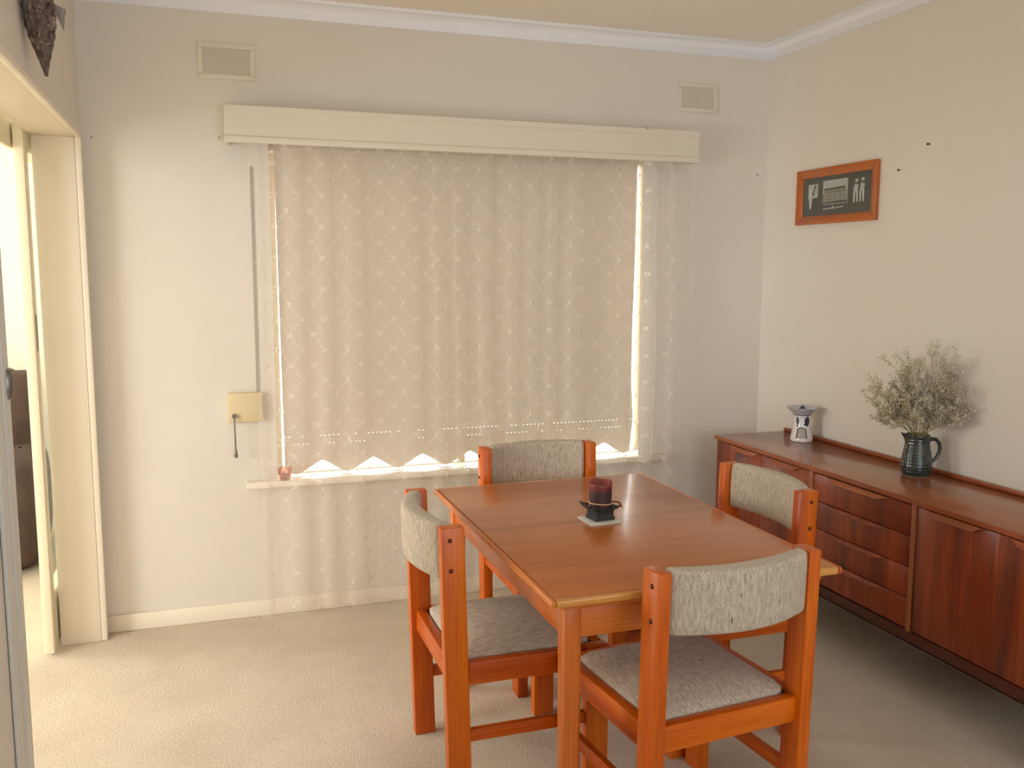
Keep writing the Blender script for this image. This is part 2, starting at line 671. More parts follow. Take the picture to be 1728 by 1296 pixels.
# opening lining and architrave
b = MB()
b.box(-0.60, -0.452, 3.885, 3.899, 0, 1.998)
struct(b.obj('trim_4', M['trim'], bevel=0.002))
b = MB()
b.box(-0.60, -0.452, OY0 + 0.001, 3.899, 1.998, 2.011)
struct(b.obj('trim_5', M['trim'], bevel=0.002))
b = MB()
b.box(-0.452, -0.428, 3.884, 3.906, 0, 2.018)
b.box(-0.452, -0.428, OY0 - 0.02, 3.884, 1.996, 2.018)
struct(b.obj('trim_6', M['trim'], bevel=0.006))
b = MB()
b.box(-0.60, -0.452, OY0 + 0.001, OY0 + 0.014, 0, 1.998)
struct(b.obj('trim_7', M['trim'], bevel=0.002))
b = MB()
b.box(-0.452, -0.424, OY0 - 0.02, OY0 + 0.040, 0, 1.99)
b.box(-0.439, -0.428, OY0 - 0.085, OY0 - 0.02, 0, 2.06)
struct(b.obj('trim_8', M['white_trim'], bevel=0.008))

# ------------------------------------------------------------------ window in the far wall
win = struct(bpy.data.objects.new('window_1', None))
COL.objects.link(win)
yf0, yf1 = YB + 0.085, YB + 0.125
b = MB()
b.box(WX0, 0.2955, yf0, yf1, WZ0 + 0.02, WZ1)
b.box(2.022, 2.034, yf0, yf1, WZ0 + 0.02, WZ1)
b.box(0.2955, 2.022, yf0, yf1, WZ1 - 0.03, WZ1).box(0.2955, 2.022, yf0, yf1, 0.6022, 0.606)
b.box(1.1, 1.13, yf0, yf1, 0.606, WZ1 - 0.03)
b.obj('window_frame', M['win_frame'], win, bevel=0.002)
MB().box(0.297, 1.099, yf0 + 0.018, yf0 + 0.022, 0.607, WZ1 - 0.031).obj('pane', M['glass'], win)
MB().box(1.131, 2.0215, yf0 + 0.018, yf0 + 0.022, 0.607, WZ1 - 0.031).obj('pane', M['glass'], win)
b = MB()
b.box(0.137, 2.118, YB - 0.05, YB - 0.001, 0.575, 0.602)
b.box(WX0 + 0.001, WX1 - 0.001, YB - 0.001, YB + 0.14, WZ0 + 0.001, 0.602)
b.obj('window_sill', M['trim'], win, bevel=0.004)

# roller blind with scalloped hem
blind = thing('roller_blind', 'plain beige roller blind with scalloped hem behind the lace curtain', 'blind', (0, YB + 0.030, 0))
ZH = 0.768


def bl_left(z):
    t = min(1, max(0, (1.95 - z) / 1.3))
    return 0.2905 + 0.010 * t


def bl_right(z):
    pts = [(2.2, 0.004), (1.95, 0.005), (1.55, 0.009), (1.2, 0.017), (0.95, 0.016), (0.775, 0.005), (0.70, 0.014), (0.55, 0.026)]
    for (z0, g0), (z1, g1) in zip(pts, pts[1:]):
        if z1 <= z <= z0:
            return WX1 - 0.012 - (g0 + (g1 - g0) * (z0 - z) / (z0 - z1))
    return 1.96


def scallop(x):
    t = abs(((x - 0.463) / 0.2265 + 0.5) % 1.0 - 0.5) * 2       # 0 at a peak, 1 at a trough
    s = 0.5 - 0.5 * math.cos(PI * min(1.0, t ** 0.85))
    return 0.667 - 0.060 * (0.35 * s + 0.65 * t)


b = MB()
b.grid(lambda u, v: (bl_left(2.02 + (0.78 - 2.02) * v) * (1 - u) + bl_right(2.02 + (0.78 - 2.02) * v) * u,
                     0.004 * math.sin(3 * u + 1), 2.02 + (0.780 - 2.02) * v), 24, 30)
b.obj('blind_cloth', M['blind'], blind, smooth=True, fix=False)
b = MB()
NS = 260
for i in range(NS):                                            # stitching pierces the hem: fine slits let daylight through
    for (za, zb, open_mod) in ((0.780, 0.777, None), (0.777, 0.7755, 1), (0.7755, 0.742, None), (0.742, 0.7408, 2), (0.7408, 0.0, None)):
        u0, u1 = i / NS, (i + 1) / NS
        x0 = bl_left(za) * (1 - u0) + bl_right(za) * u0
        x1 = bl_left(za) * (1 - u1) + bl_right(za) * u1
        if open_mod == 1 and i % 3 == 0 and noise.noise((i * 0.13, 1.7, 0)) > -0.15:
            continue
        if open_mod == 2 and i % 3 == 0 and noise.noise((i * 0.09, 7.7, 0)) > 0.15:
            continue
        z0b, z1b = (scallop(x0), scallop(x1)) if zb == 0.0 else (zb, zb)
        xb0 = bl_left(z0b) * (1 - u0) + bl_right(max(z0b, 0.56)) * u0
        xb1 = bl_left(z1b) * (1 - u1) + bl_right(max(z1b, 0.56)) * u1
        b.poly([(x0, 0.004 * math.sin(3 * u0 + 1), za), (x1, 0.004 * math.sin(3 * u1 + 1), za),
                (xb1, 0.004 * math.sin(3 * u1 + 1), z1b), (xb0, 0.004 * math.sin(3 * u0 + 1), z0b)])
b.obj('scalloped_hem', M['blind'], blind, fix=False)
MB().tube([(WX0 + 0.005, 0.02, 2.006), (WX1 - 0.005, 0.02, 2.006)], 0.02, 12).obj('roller', M['blind'], blind, smooth=True)

# lace curtain
cur = thing('lace_curtain', 'sheer white floral lace curtain hanging from the pelmet to the floor', 'curtain', (0, 0, 0))
CX0, CW, CY = 0.185, 2.045, YB - 0.084
CZ0, CZ1 = 0.030, 2.060
CLOTH = 2.62


def cphase(u):
    return 2 * PI * (15.5 * u + 0.42 * math.sin(2 * PI * 1.7 * u + 0.6) + 0.22 * math.sin(2 * PI * 4.3 * u + 2.0))


def cpos(u, z, off=0.0):
    h = (z - CZ0) / (CZ1 - CZ0)
    ph = cphase(u) + 0.35 * math.sin(2.2 * z + 9 * u)
    amp = (0.012 + 0.012 * noise.noise((u * 9, 3.1, 0.2))) * (1.15 - 0.62 * h)
    amp = max(0.005, amp)
    x = CX0 + CW * u + (0.009 + 0.006 * noise.noise((u * 6, 9.1, 0.5))) * math.sin(2 * ph) * (1.1 - 0.2 * h) + 0.010 * math.sin(1.3 * z + 14 * u) * (1 - h)
    y = CY + amp * math.cos(ph) - off
    return Vector((x, y, z))


NU, NV = 820, 26
b = MB()
uvs = []
for j in range(NV + 1):
    for i in range(NU + 1):
        u = i / NU
        zb = CZ0 + 0.010 * math.cos(cphase(u))
        z = zb + (CZ1 - zb) * j / NV
        b.v.append(tuple(cpos(u, z)))
        uvs.append((u * CLOTH, z))
for j in range(NV):
    for i in range(NU):
        w = NU + 1
        b.f.append((j * w + i, j * w + i + 1, (j + 1) * w + i + 1, (j + 1) * w + i))
b.obj('net', M['sheer'], cur, smooth=True, fix=False, uv=uvs)
b = MB()


def motif(su, sz, pts, off=0.0012):
    q = []
    for dx, dz in pts:
        u = (su + dx) / CLOTH
        z = sz + dz
        if u < 0.002 or u > 0.998 or z < CZ0 + 0.012 or z > CZ1:
            return
        q.append(cpos(u, z, off))
    b.poly(q)


def petal(a, r0, r1, w):
    c, s = math.cos(a), math.sin(a)
    out = []
    for (d, e) in ((r0, 0), (r0 + (r1 - r0) * .45, w), (r1 - (r1 - r0) * .12, w * .75), (r1, 0), (r1 - (r1 - r0) * .12, -w * .75), (r0 + (r1 - r0) * .45, -w)):
        out.append((d * c - e * s, d * s + e * c))
    return out


DX, DZ = 0.062, 0.128
nc = int(CLOTH / DX) + 1
nr = int((CZ1 - CZ0) / DZ) + 2
for c in range(nc):
    for r_ in range(nr):
        su = c * DX + random.uniform(-.002, .002)
        sz = CZ1 - r_ * DZ - (DZ / 2 if c % 2 else 0)
        a0 = random.uniform(0, 2 * PI)
        for k in range(5):
            motif(su, sz, petal(a0 + k * 2 * PI / 5, 0.002, 0.0125, 0.0042))
        motif(su, sz, [(0.002 * math.cos(k * PI / 3), 0.002 * math.sin(k * PI / 3)) for k in range(6)], 0.0018)
        # leafy sprays that link the flowers into rings
        for sx_, sz_ in ((1, 1), (1, -1)):
            for t in (0.22, 0.31, 0.40, 0.50, 0.60, 0.69, 0.78):
                bow = 0.012 * math.sin(PI * t) * sz_
                px = su + sx_ * DX * t + random.uniform(-.0025, .0025)
                pz = sz + sz_ * DZ / 2 * t + bow + random.uniform(-.003, .003)
                an = math.atan2(sz_ * DZ / 2, sx_ * DX) + random.uniform(-.5, .5)
                for sd in (-1, 1):
                    if random.random() < 0.72:
                        motif(px, pz, petal(an + sd * random.uniform(0.5, 1.4), 0.0002, random.uniform(0.0045, 0.0095), random.uniform(0.0016, 0.0032)))
lace = b.obj('lace_flowers', M['lace'], cur, fix=False)
lace['kind'] = 'stuff'

# pelmet
pel = thing('pelmet', 'long cream painted pelmet board with rounded mouldings above the window', 'pelmet', (0, 0, 0))
b = MB()
prof = [(0.0, 2.145), (0.012, 2.147), (0.120, 2.147), (0.124, 2.143), (0.124, 2.122), (0.118, 2.116), (0.118, 2.030), (0.124, 2.024), (0.126, 2.012), (0.122, 2.002), (0.108, 2.000), (0.104, 2.010), (0.104, 2.128), (0.0, 2.128)]
b.prism(prof, lambda p: (0.094, YB - p[0], p[1]), lambda p: (2.213, YB - p[0], p[1]))
b.obj('fascia', M['pelmet'], pel, smooth=True, angle=35)
MB().box(0.094, 0.112, YB - 0.1035, YB, 2.002, 2.1275).obj('end_return', M['pelmet'], pel, bevel=0.002)
MB().box(2.195, 2.213, YB - 0.1035, YB, 2.002, 2.1275).obj('end_return', M['pelmet'], pel, bevel=0.002)
MB().tube([(0.12, YB - 0.075, 2.068), (2.19, YB - 0.075, 2.068)], 0.006, 8).obj('curtain_rod', M['steel'], pel, smooth=True)
b = MB()
b.tube([(0, 0, 0), (0, -0.012, 0)], 0.006, 8)
b.tube([(0, -0.012, 0)] + [(0.010 - 0.010 * math.cos(a), -0.014, 0.010 * math.sin(a)) for a in [k * PI * 1.5 / 9 for k in range(1, 10)]], 0.0022, 6)
hk = b.obj('cup_hook', M['trim'], smooth=True)
hk.location = (0.066, YB, 2.030)
tag(hk, 'small cream cup hook on the wall at the left end of the pelmet', 'hook')


# ------------------------------------------------------------------ wall vents
def vent(x0, x1, z0, z1, label):
    t = thing('wall_vent', label, 'vent', ((x0 + x1) / 2, YB, (z0 + z1) / 2), 0, 'air vents high on the far wall')
    w, h = (x1 - x0) / 2, (z1 - z0) / 2
    fr = 0.019
    b = MB()
    b.box(-w, w, -0.008, 0, h - fr, h).box(-w, w, -0.008, 0, -h, -h + fr)
    b.box(-w, -w + fr, -0.008, 0, -h + fr, h - fr).box(w - fr, w, -0.008, 0, -h + fr, h - fr)
    b.obj('vent_frame', M['vent'], t, bevel=0.002)
    MB().box(-w + fr, w - fr, -0.001, 0, -h + fr, h - fr).obj('backing', M['vent_dark'], t)
    g = MB()
    nx, nz = int((x1 - x0 - 2 * fr) / 0.0062), int((z1 - z0 - 2 * fr) / 0.0062)
    for i in range(nx + 1):
        x = -w + fr + (2 * w - 2 * fr) * i / nx
        g.box(x - 0.0017, x + 0.0017, -0.005, -0.003, -h + fr, h - fr)
    for i in range(nz + 1):
        z = -h + fr + (2 * h - 2 * fr) * i / nz
        g.box(-w + fr, w - fr, -0.0052, -0.003, z - 0.0017, z + 0.0017)
    o = g.obj('grille_mesh', M['vent'], t)
    o['kind'] = 'stuff'


vent(0.003, 0.224, 2.262, 2.402, 'cream perforated wall vent above the left end of the pelmet')
vent(2.160, 2.372, 2.252, 2.388, 'cream perforated wall vent near the right corner of the far wall')

# ------------------------------------------------------------------ shutter winder
wd = thing('shutter_winder', 'cream square winder plate with hanging steel crank beside the lace curtain', 'winder', (0, YB, 0))
MB().box(0.071, 0.212, -0.030, 0, 0.862, 0.985).obj('plate', M['plate'], wd, bevel=0.004)
MB().box(0.1905, 0.2010, -0.004, -0.001, 0.985, 1.922).obj('strap', M['strap'], wd)
cr = MB().tube([(0.0945, -0.030, 0.890), (0.0945, -0.042, 0.890)], 0.009, 12).tube([(0.0945, -0.040, 0.893), (0.0950, -0.044, 0.885), (0.0955, -0.046, 0.80), (0.0962, -0.046, 0.748)], 0.0032, 8).obj('crank', M['steel'], wd, smooth=True)
MB().lathe([(0.003, 0.030), (0.006, 0.024), (0.0068, 0.008), (0.0060, 0.0)], 10, (0.0962, -0.046, 0.722)).dome((0.0962, -0.046, 0.722), (0, -1, 0), 0.0088, 0.008, 12).obj('knob', M['steel'], cr, smooth=True)

# ------------------------------------------------------------------ sliding glazed door in the opening
dr = thing('sliding_door', 'cream glazed sliding door pushed back beside the armchair room opening', 'door', (-0.645, 3.782, 0))
T = 0.036
MB().box(0, T, 0, 0.078, 0.012, 2.03).obj('stile', M['door'], dr, bevel=0.005)
MB().box(0, T, 0.90, 0.98, 0.012, 2.03).obj('stile', M['door'], dr, bevel=0.005)
MB().box(0, T, 0.078, 0.90, 0.012, 0.235).obj('bottom_rail', M['door'], dr, bevel=0.004)
MB().box(0, T, 0.078, 0.90, 1.93, 2.03).obj('top_rail', M['door'], dr, bevel=0.004)
MB().box(0.016, 0.021, 0.078, 0.90, 0.235, 1.93).obj('glass_panel', M['glass'], dr)
b = MB().box(T - 0.0005, T + 0.0015, 0.030, 0.050, 1.19, 1.33)
b.obj('flush_pull', M['strap'], dr, bevel=0.002)
# track board above the sliding door
tk = MB().box(-0.668, -0.650, 2.3, 4.8, 1.935, 2.10).obj('trim_9', M['door'], bevel=0.003)
struct(tk)

# latch on the near frame
lt = thing('door_latch', 'rounded grey latch on the near side of the doorway', 'latch', (-0.426, 2.256, 1.245))
MB().lathe([(0.004, -0.034), (0.011, -0.030), (0.014, -0.012), (0.014, 0.014), (0.010, 0.030), (0.003, 0.036)], 14).obj('latch_body', M['steel'], lt, smooth=True)
MB().box(-0.012, 0.0, -0.02, 0.012, -0.045, 0.045).obj('latch_plate', M['steel'], lt, bevel=0.003)

# ------------------------------------------------------------------ recliner in the side room
rc = thing('recliner', 'brown velour recliner armchair in the bright room beyond the doorway', 'armchair', (-1.32, 5.25, 0), R(3))


def cushion(x0, x1, y0, y1, z0, z1, p=0.52, n=14):
    mb = MB()
    cx_, cy_, cz_ = (x0 + x1) / 2, (y0 + y1) / 2, (z0 + z1) / 2

    def fn(u, v):
        th = 2 * PI * u
        ph = PI * (v - 0.5) * 0.998
        def sp(a, e):
            return math.copysign(abs(a) ** e, a)
        return (cx_ + (x1 - x0) / 2 * sp(math.cos(ph), p) * sp(math.cos(th), p),
                cy_ + (y1 - y0) / 2 * sp(math.cos(ph), p) * sp(math.sin(th), p),
                cz_ + (z1 - z0) / 2 * sp(math.sin(ph), p))
    mb.grid(fn, n * 3, n * 2, True)
    return mb


cushion(-0.30, 0.30, -0.42, 0.25, 0.06, 0.46).obj('seat', M['recliner'], rc, smooth=True)
cushion(-0.31, 0.31, 0.10, 0.36, 0.40, 0.80).obj('back_cushion', M['recliner'], rc, smooth=True)
cushion(-0.36, 0.385, 0.10, 0.40, 0.62, 0.985).obj('head_cushion', M['recliner'], rc, smooth=True)
cushion(-0.48, -0.26, -0.46, 0.36, 0.0, 0.60).obj('arm', M['recliner'], rc, smooth=True)
cushion(0.26, 0.49, -0.46, 0.36, -0.0, 0.58).obj('arm', M['recliner'], rc, smooth=True)
cushion(0.27, 0.45, 0.05, 0.42, 0.34, 0.95).obj('wing', M['recliner'], rc, smooth=True)
cushion(-0.45, -0.27, 0.05, 0.42, 0.34, 0.95).obj('wing', M['recliner'], rc, smooth=True)
MB().box(-0.36, 0.36, -0.34, 0.30, 0.0, 0.08).obj('base', M['recliner'], rc, bevel=0.01)

# ------------------------------------------------------------------ woven hanging above the doorway
dc = thing('wall_hanging', 'dark brown woven wall hanging with pointed tip above the doorway', 'wall decoration', (-0.396, 2.885, 2.030))
dc.rotation_euler = (R(24), 0, 0)
prof = [(0.004, 0.0), (0.008, 0.02), (0.018, 0.055), (0.031, 0.10), (0.039, 0.145), (0.039, 0.19), (0.033, 0.25), (0.028, 0.32), (0.030, 0.38), (0.028, 0.43), (0.018, 0.48), (0.006, 0.50)]


def dprof(t):
    z = t * 0.50
    for (r0, z0), (r1, z1) in zip(prof, prof[1:]):
        if z0 <= z <= z1:
            return r0 + (r1 - r0) * (z - z0) / (z1 - z0), z
    return prof[-1]


b = MB()
b.grid(lambda u, v: ((dprof(v)[0] * (1 + 0.08 * math.sin(7 * 2 * PI * u + 60 * v) * math.sin(7 * 2 * PI * u - 60 * v))) * math.cos(2 * PI * u),
                     (dprof(v)[0] * (1 + 0.08 * math.sin(7 * 2 * PI * u + 60 * v) * math.sin(7 * 2 * PI * u - 60 * v))) * 1.05 * math.sin(2 * PI * u), dprof(v)[1]), 84, 90, True)
b.obj('woven_body', M['decor'], dc, smooth=True)
b = MB()
for k in range(7):
    a = (k - 3) * 0.16
    b.tube([(0.026, 0.026, 0.19), (0.042 + 0.002 * k, 0.050 + 0.03 * math.sin(a), 0.165), (0.050, 0.075 + 0.04 * math.sin(a), 0.115 + 0.005 * k)], [0.002, 0.006, 0.0015], 6)
b.obj('feather_tuft', plain('grey_feather', srgb(150, 144, 138), 0.9, var=0.3), dc, smooth=True)


# ------------------------------------------------------------------ dining chairs
def make_chair(label):
    t = thing('dining_chair', label, 'chair', (0, 0, 0), 0, 'dining chairs around the table')
    W, D2, PW, PD, RK, H = 0.239, 0.239, 0.037, 0.066, 0.022, 0.812
    for s in (-1, 1):
        x0, x1 = (W - PW, W) if s > 0 else (-W, -W + PW)
        y0, y1 = -D2, -D2 + PD
        p = MB().hexa([(x0, y0, 0), (x1, y0, 0), (x1, y1, 0), (x0, y1, 0), (x0, y0 - RK, H), (x1, y0 - RK, H), (x1, y1 - RK, H), (x0, y1 - RK, H)])
        leg = p.obj('rear_post', M['chair_z'], t, bevel=0.0025)
        for z in (0.778, 0.693):
            MB().dome((s * W, -D2 + 0.024 - RK * z / H, z), (s, 0, 0), 0.0065, 0.005).obj('bolt', M['bolt'], leg, smooth=True)
        MB().box(x0, x1, D2 - 0.069, D2, 0, 0.424).obj('front_leg', M['chair_z'], t, bevel=0.0025)
        xi0, xi1 = (W - 0.034, W - 0.004) if s > 0 else (-W + 0.004, -W + 0.034)
        MB().box(xi0, xi1, -D2 + PD - 0.009, D2 - 0.0685, 0.359, 0.424).obj('side_rail', M['chair_y'], t, bevel=0.002)
        xs0, xs1 = (W - 0.030, W - 0.010) if s > 0 else (-W + 0.010, -W + 0.030)
        MB().box(xs0, xs1, -D2 + PD - 0.004, D2 - 0.0685, 0.190, 0.225).obj('stretcher', M['chair_y'], t, bevel=0.002)
    MB().box(-W + PW, W - PW, -D2 + 0.006, -D2 + 0.036, 0.357, 0.423).obj('rear_rail', M['chair_x'], t, bevel=0.002)
    MB().box(-W + PW, W - PW, D2 - 0.036, D2 - 0.006, 0.357, 0.423).obj('front_rail', M['chair_x'], t, bevel=0.002)
    MB().box(-W + 0.036, W - 0.036, -D2 + 0.038, D2 - 0.038, 0.398, 0.417).obj('seat_board', M['sb_dark'], t)
    # padded seat
    hx, ya, yb = 0.203, -0.199, 0.200
    def seat(u, v):
        # v 0..1 outline -> crown
        th = 2 * PI * u
        e = 0.16
        cx_ = math.copysign(abs(math.cos(th)) ** e, math.cos(th))
        sy_ = math.copysign(abs(math.sin(th)) ** e, math.sin(th))
        if v < 0.12:
            k = 1.0
            z = 0.418 + 0.014 * v / 0.12
        else:
            q = (v - 0.12) / 0.88
            k = 1.0 - q
            z = 0.432 + 0.030 * (1 - (1 - q) ** 4.2)
        return (hx * cx_ * k, (ya + yb) / 2 + (yb - ya) / 2 * sy_ * k, z)
    MB().grid(seat, 72, 20, True).obj('seat_pad', M['fabric_y'], t, smooth=True, angle=70)
    # curved padded back between the posts
    hw = W - PW - 0.001
    def back(u, v):
        x = hw * (2 * u - 1)
        q = 2 * u - 1
        zc, hz = 0.736, 0.080
        a = 2 * PI * v
        e = 0.30
        cz = math.copysign(abs(math.sin(a)) ** e, math.sin(a))
        cy = math.copysign(abs(math.cos(a)) ** (0.45), math.cos(a))
        edge = min(1.0, (1 - abs(q)) / 0.055)
        rnd = math.sqrt(max(0.0, 1 - (1 - edge) ** 2))
        th = 0.023 + 0.009 * (1 - q * q)
        return (x, -0.234 - 0.046 * (1 - q * q) + th * (0.45 + 0.55 * rnd) * cy - 0.022 * ((zc + hz * cz) - zc) / 0.8,
                zc + hz * (0.86 + 0.14 * rnd) * cz)
    mb = MB()
    mb.grid(lambda u, v: back(v, u), 40, 44, True)
    mb.f.append(tuple(range(40)))
    mb.f.append(tuple(44 * 40 + i for i in range(40)))
    mb.obj('back_pad', M['fabric'], t, smooth=True, angle=75)
    return t


ch = make_chair('oatmeal tweed chair at the left side of the table nearest the doorway')
ch.location = (0.834, 2.543, 0)
ch.rotation_euler = (0, 0, R(-90))
dup(ch, (1.233, 3.124, 0), R(180), 'oatmeal tweed chair at the far end of the table in front of the window')
dup(ch, (1.549, 2.592, 0), R(90), 'oatmeal tweed chair on the right side of the table in front of the sideboard')
dup(ch, (1.167, 2.072, 0), R(5.3), 'oatmeal tweed chair at the near end with its back to the camera')

# ------------------------------------------------------------------ dining table
TX0, TX1, TY0, TY1, TZ = 0.742, 1.561, 1.915, 3.090, 0.730
tb = thing('dining_table', 'honey brown wooden extension dining table in the middle of the room', 'table', ((TX0 + TX1) / 2, (TY0 + TY1) / 2, 0))
hx, hy = (TX1 - TX0) / 2, (TY1 - TY0) / 2
MB().box(-hx + 0.012, hx - 0.012, -hy + 0.012, hy - 0.012, TZ - 0.020, TZ).obj('tabletop', M['table_top'], tb, bevel=0.001)
# solid rounded nosing strips round the veneered top
for s in (-1, 1):
    b = MB().box(s * hx - (0.012 if s > 0 else 0), s * hx + (0.012 if s < 0 else 0), -hy, hy, TZ - 0.0205, TZ - 0.0002)
    b.obj('edge_strip', M['table_y'], tb, bevel=0.007, seg=3)
    b = MB().box(-hx + 0.012, hx - 0.012, s * hy - (0.014 if s > 0 else 0), s * hy + (0.014 if s < 0 else 0), TZ - 0.0205, TZ - 0.0002)
    b.obj('edge_strip', M['table_edge'], tb, bevel=0.006, seg=3)
MB().box(-hx + 0.040, hx - 0.040, -hy + 0.030, -hy + 0.45, TZ - 0.040, TZ - 0.021).obj('draw_leaf', M['table_x'], tb, bevel=0.005)
MB().box(-hx + 0.040, hx - 0.040, hy - 0.45, hy - 0.030, TZ - 0.040, TZ - 0.021).obj('draw_leaf', M['table_x'], tb, bevel=0.005)
LX, LY = hx - 0.050, hy - 0.042
for sx in (-1, 1):
    for sy in (-1, 1):
        ox, oy = sx * LX, sy * LY
        ix, iy = ox - sx * 0.044, oy - sy * 0.046
        tx, ty = ox - sx * 0.038, oy - sy * 0.040
        def q(xa, xb, ya_, yb_, z):
            x0_, x1_ = min(xa, xb), max(xa, xb)
            y0_, y1_ = min(ya_, yb_), max(ya_, yb_)
            return [(x0_, y0_, z), (x1_, y0_, z), (x1_, y1_, z), (x0_, y1_, z)]
        rings = [q(ox, tx, oy, ty, 0.0), q(ox, ix, oy, iy, 0.585), q(ox, ix, oy, iy, TZ - 0.041)]
        mb = MB()
        for rr in rings:
            mb.v += rr
        for k in range(2):
            for i in range(4):
                j = (i + 1) % 4
                mb.f.append((4 * k + i, 4 * k + j, 4 * k + 4 + j, 4 * k + 4 + i))
        mb.f += [(3, 2, 1, 0), (8, 9, 10, 11)]
        mb.obj('leg', M['table_z'], tb, bevel=0.002)
for s in (-1, 1):
    y = s * (LY - 0.006)
    MB().box(-LX + 0.044, LX - 0.044, min(y, y - s * 0.02), max(y, y - s * 0.02), 0.612, TZ - 0.041).obj('apron', M['table_x'], tb, bevel=0.001)
    x = s * (LX - 0.004)
    MB().box(min(x, x - s * 0.02), max(x, x - s * 0.02), -LY + 0.046, LY - 0.046, 0.612, TZ - 0.041).obj('apron', M['table_y'], tb, bevel=0.001)

# ------------------------------------------------------------------ candle, holder and tile
tile = MB().box(-0.050, 0.050, -0.050, 0.050, 0, 0.006).obj('tile', M['tile'], bevel=0.001)
tile.location = (1.130, 2.520, TZ)
tile.rotation_euler = (0, 0, R(3))
tag(tile, 'square white tile under the black candle holder on the table', 'tile')
hd = thing('candle_holder', 'black candle holder with flared square dish on a white tile', 'candle holder', (1.137, 2.525, TZ + 0.006), R(8))


def sqring(pts, n=32, e=0.18):
    mb = MB()
    k = len(pts) - 1
    def fn(u, v):
        r_, z, e_ = pts[round(v * k)]
        a = 2 * PI * u
        return (r_ * math.copysign(abs(math.cos(a)) ** e_, math.cos(a)), r_ * math.copysign(abs(math.sin(a)) ** e_, math.sin(a)), z)
    mb.grid(fn, n * 2, k, True)
    mb.f.append(tuple(i for i in reversed(range(n * 2))))
    mb.f.append(tuple(k * n * 2 + i for i in range(n * 2)))
    return mb


sqring([(0.034, 0, .06), (0.034, 0.004, .06), (0.0305, 0.014, .06), (0.0300, 0.026, .06), (0.033, 0.032, .06)]).obj('pedestal', M['black_ceramic'], hd, smooth=True, angle=35)
b = MB()
NN = 24
def dish_top(u, v):
    x, y = (2 * u - 1), (2 * v - 1)
    d = max(abs(x), abs(y))
    cnr = (abs(x) * abs(y)) ** 3
    return (x * 0.048, y * 0.048, 0.034 + 0.006 * d ** 3 + 0.012 * cnr)
b.grid(dish_top, NN, NN)
b.grid(lambda u, v: (dish_top(u, v)[0] * 0.985, dish_top(u, v)[1] * 0.985, dish_top(u, v)[2] - 0.0045), NN, NN)
w = NN + 1
o2 = w * w
for i in range(NN):
    b.f += [(i, i + 1, o2 + i + 1, o2 + i), (NN * w + i, NN * w + i + 1, o2 + NN * w + i + 1, o2 + NN * w + i)]
    b.f += [(i * w, (i + 1) * w, o2 + (i + 1) * w, o2 + i * w), (i * w + NN, (i + 1) * w + NN, o2 + (i + 1) * w + NN, o2 + i * w + NN)]
b.obj('dish', M['black_ceramic'], hd, smooth=True, angle=50)
cd = thing('candle', 'short maroon pillar candle with melted red top tied with twine', 'candle', (1.137, 2.525, TZ + 0.006 + 0.0350), 0)
b = MB()
CR = 0.0352
def wax(u, v):
    a = 2 * PI * u
    lip = 0.081 + 0.006 * math.cos(a - 1.15) + 0.003 * math.sin(a * 3 + 2)
    if v < 0.6:
        return (CR * math.cos(a), CR * math.sin(a), lip * v / 0.6 * 0.94)
    if v < 0.8:
        t = (v - 0.6) / 0.2 * PI
        rr = CR - 0.005 + 0.005 * math.cos(t)
        return (rr * math.cos(a), rr * math.sin(a), lip * 0.94 + 0.005 * math.sin(t))
    t = (v - 0.8) / 0.2
    rr = (CR - 0.010) * (1 - t)
    return (rr * math.cos(a) - 0.002 * t, rr * math.sin(a), lip * 0.94 - 0.016 * math.sin(t * PI / 2))
b.grid(wax, 40, 40, True)
b.f.append(tuple(reversed(range(40))))
b.obj('wax', M['candle'], cd, smooth=True, angle=80)
MB().tube([(-0.002, 0, 0.060), (-0.001, 0.001, 0.076), (0.002, 0, 0.082)], 0.001, 6).obj('wick', M['burner_line'], cd)
b = MB()
b.tube([((CR + 0.001) * math.cos(k * PI / 20), (CR + 0.001) * math.sin(k * PI / 20), 0.0165 + 0.001 * math.sin(k * PI / 10)) for k in range(41)], 0.0021, 6, cap=False)
b.tube([(-CR - 0.001, -0.002, 0.017), (-CR - 0.005, -0.004, 0.027)], 0.0012, 6)
b.tube([(-CR - 0.001, -0.002, 0.017), (-CR - 0.005, -0.003, 0.006)], 0.0014, 6)
b.obj('twine', M['twine'], cd, smooth=True)
b = MB()
b.tube([(CR + 0.002, -0.004, 0.0165), (CR + 0.012, -0.011, 0.017), (CR + 0.021, -0.018, 0.015), (CR + 0.029, -0.024, -0.002)], [0.0024, 0.0028, 0.003, 0.0012], 6)
b.obj('twine_tail', M['twine_dark'], cd, smooth=True)

# ------------------------------------------------------------------ sideboard
SX, SY0, SY1, SZ = 2.266, 1.712, 3.714, 0.730
sb = thing('sideboard', 'long low dark teak sideboard with drawers against the right wall', 'sideboard', (SX, SY0, 0))
SL = SY1 - SY0
DP = 2.655 - SX
MB().box(-0.004, DP, -0.004, SL + 0.004, SZ - 0.018, SZ).obj('top_board', M['sb_top'], sb, bevel=0.002)
MB().box(-0.0065, -0.004, -0.004, SL + 0.004, SZ - 0.018, SZ - 0.001).obj('top_edging', M['sb_edge'], sb)
MB().box(DP - 0.018, DP, 0.0, SL, SZ, SZ + 0.016).obj('upstand', M['sb_edge'], sb, bevel=0.003)
b = MB()
b.box(0.006, DP - 0.004, SL - 0.018, SL, 0.225, SZ - 0.0185)
b.obj('end_panel', M['sb_front'], sb, bevel=0.001)
b = MB()
b.box(0.006, DP - 0.004, 0.0, 0.018, 0.225, SZ - 0.0185)
b.obj('end_panel', M['sb_front'], sb, bevel=0.001)
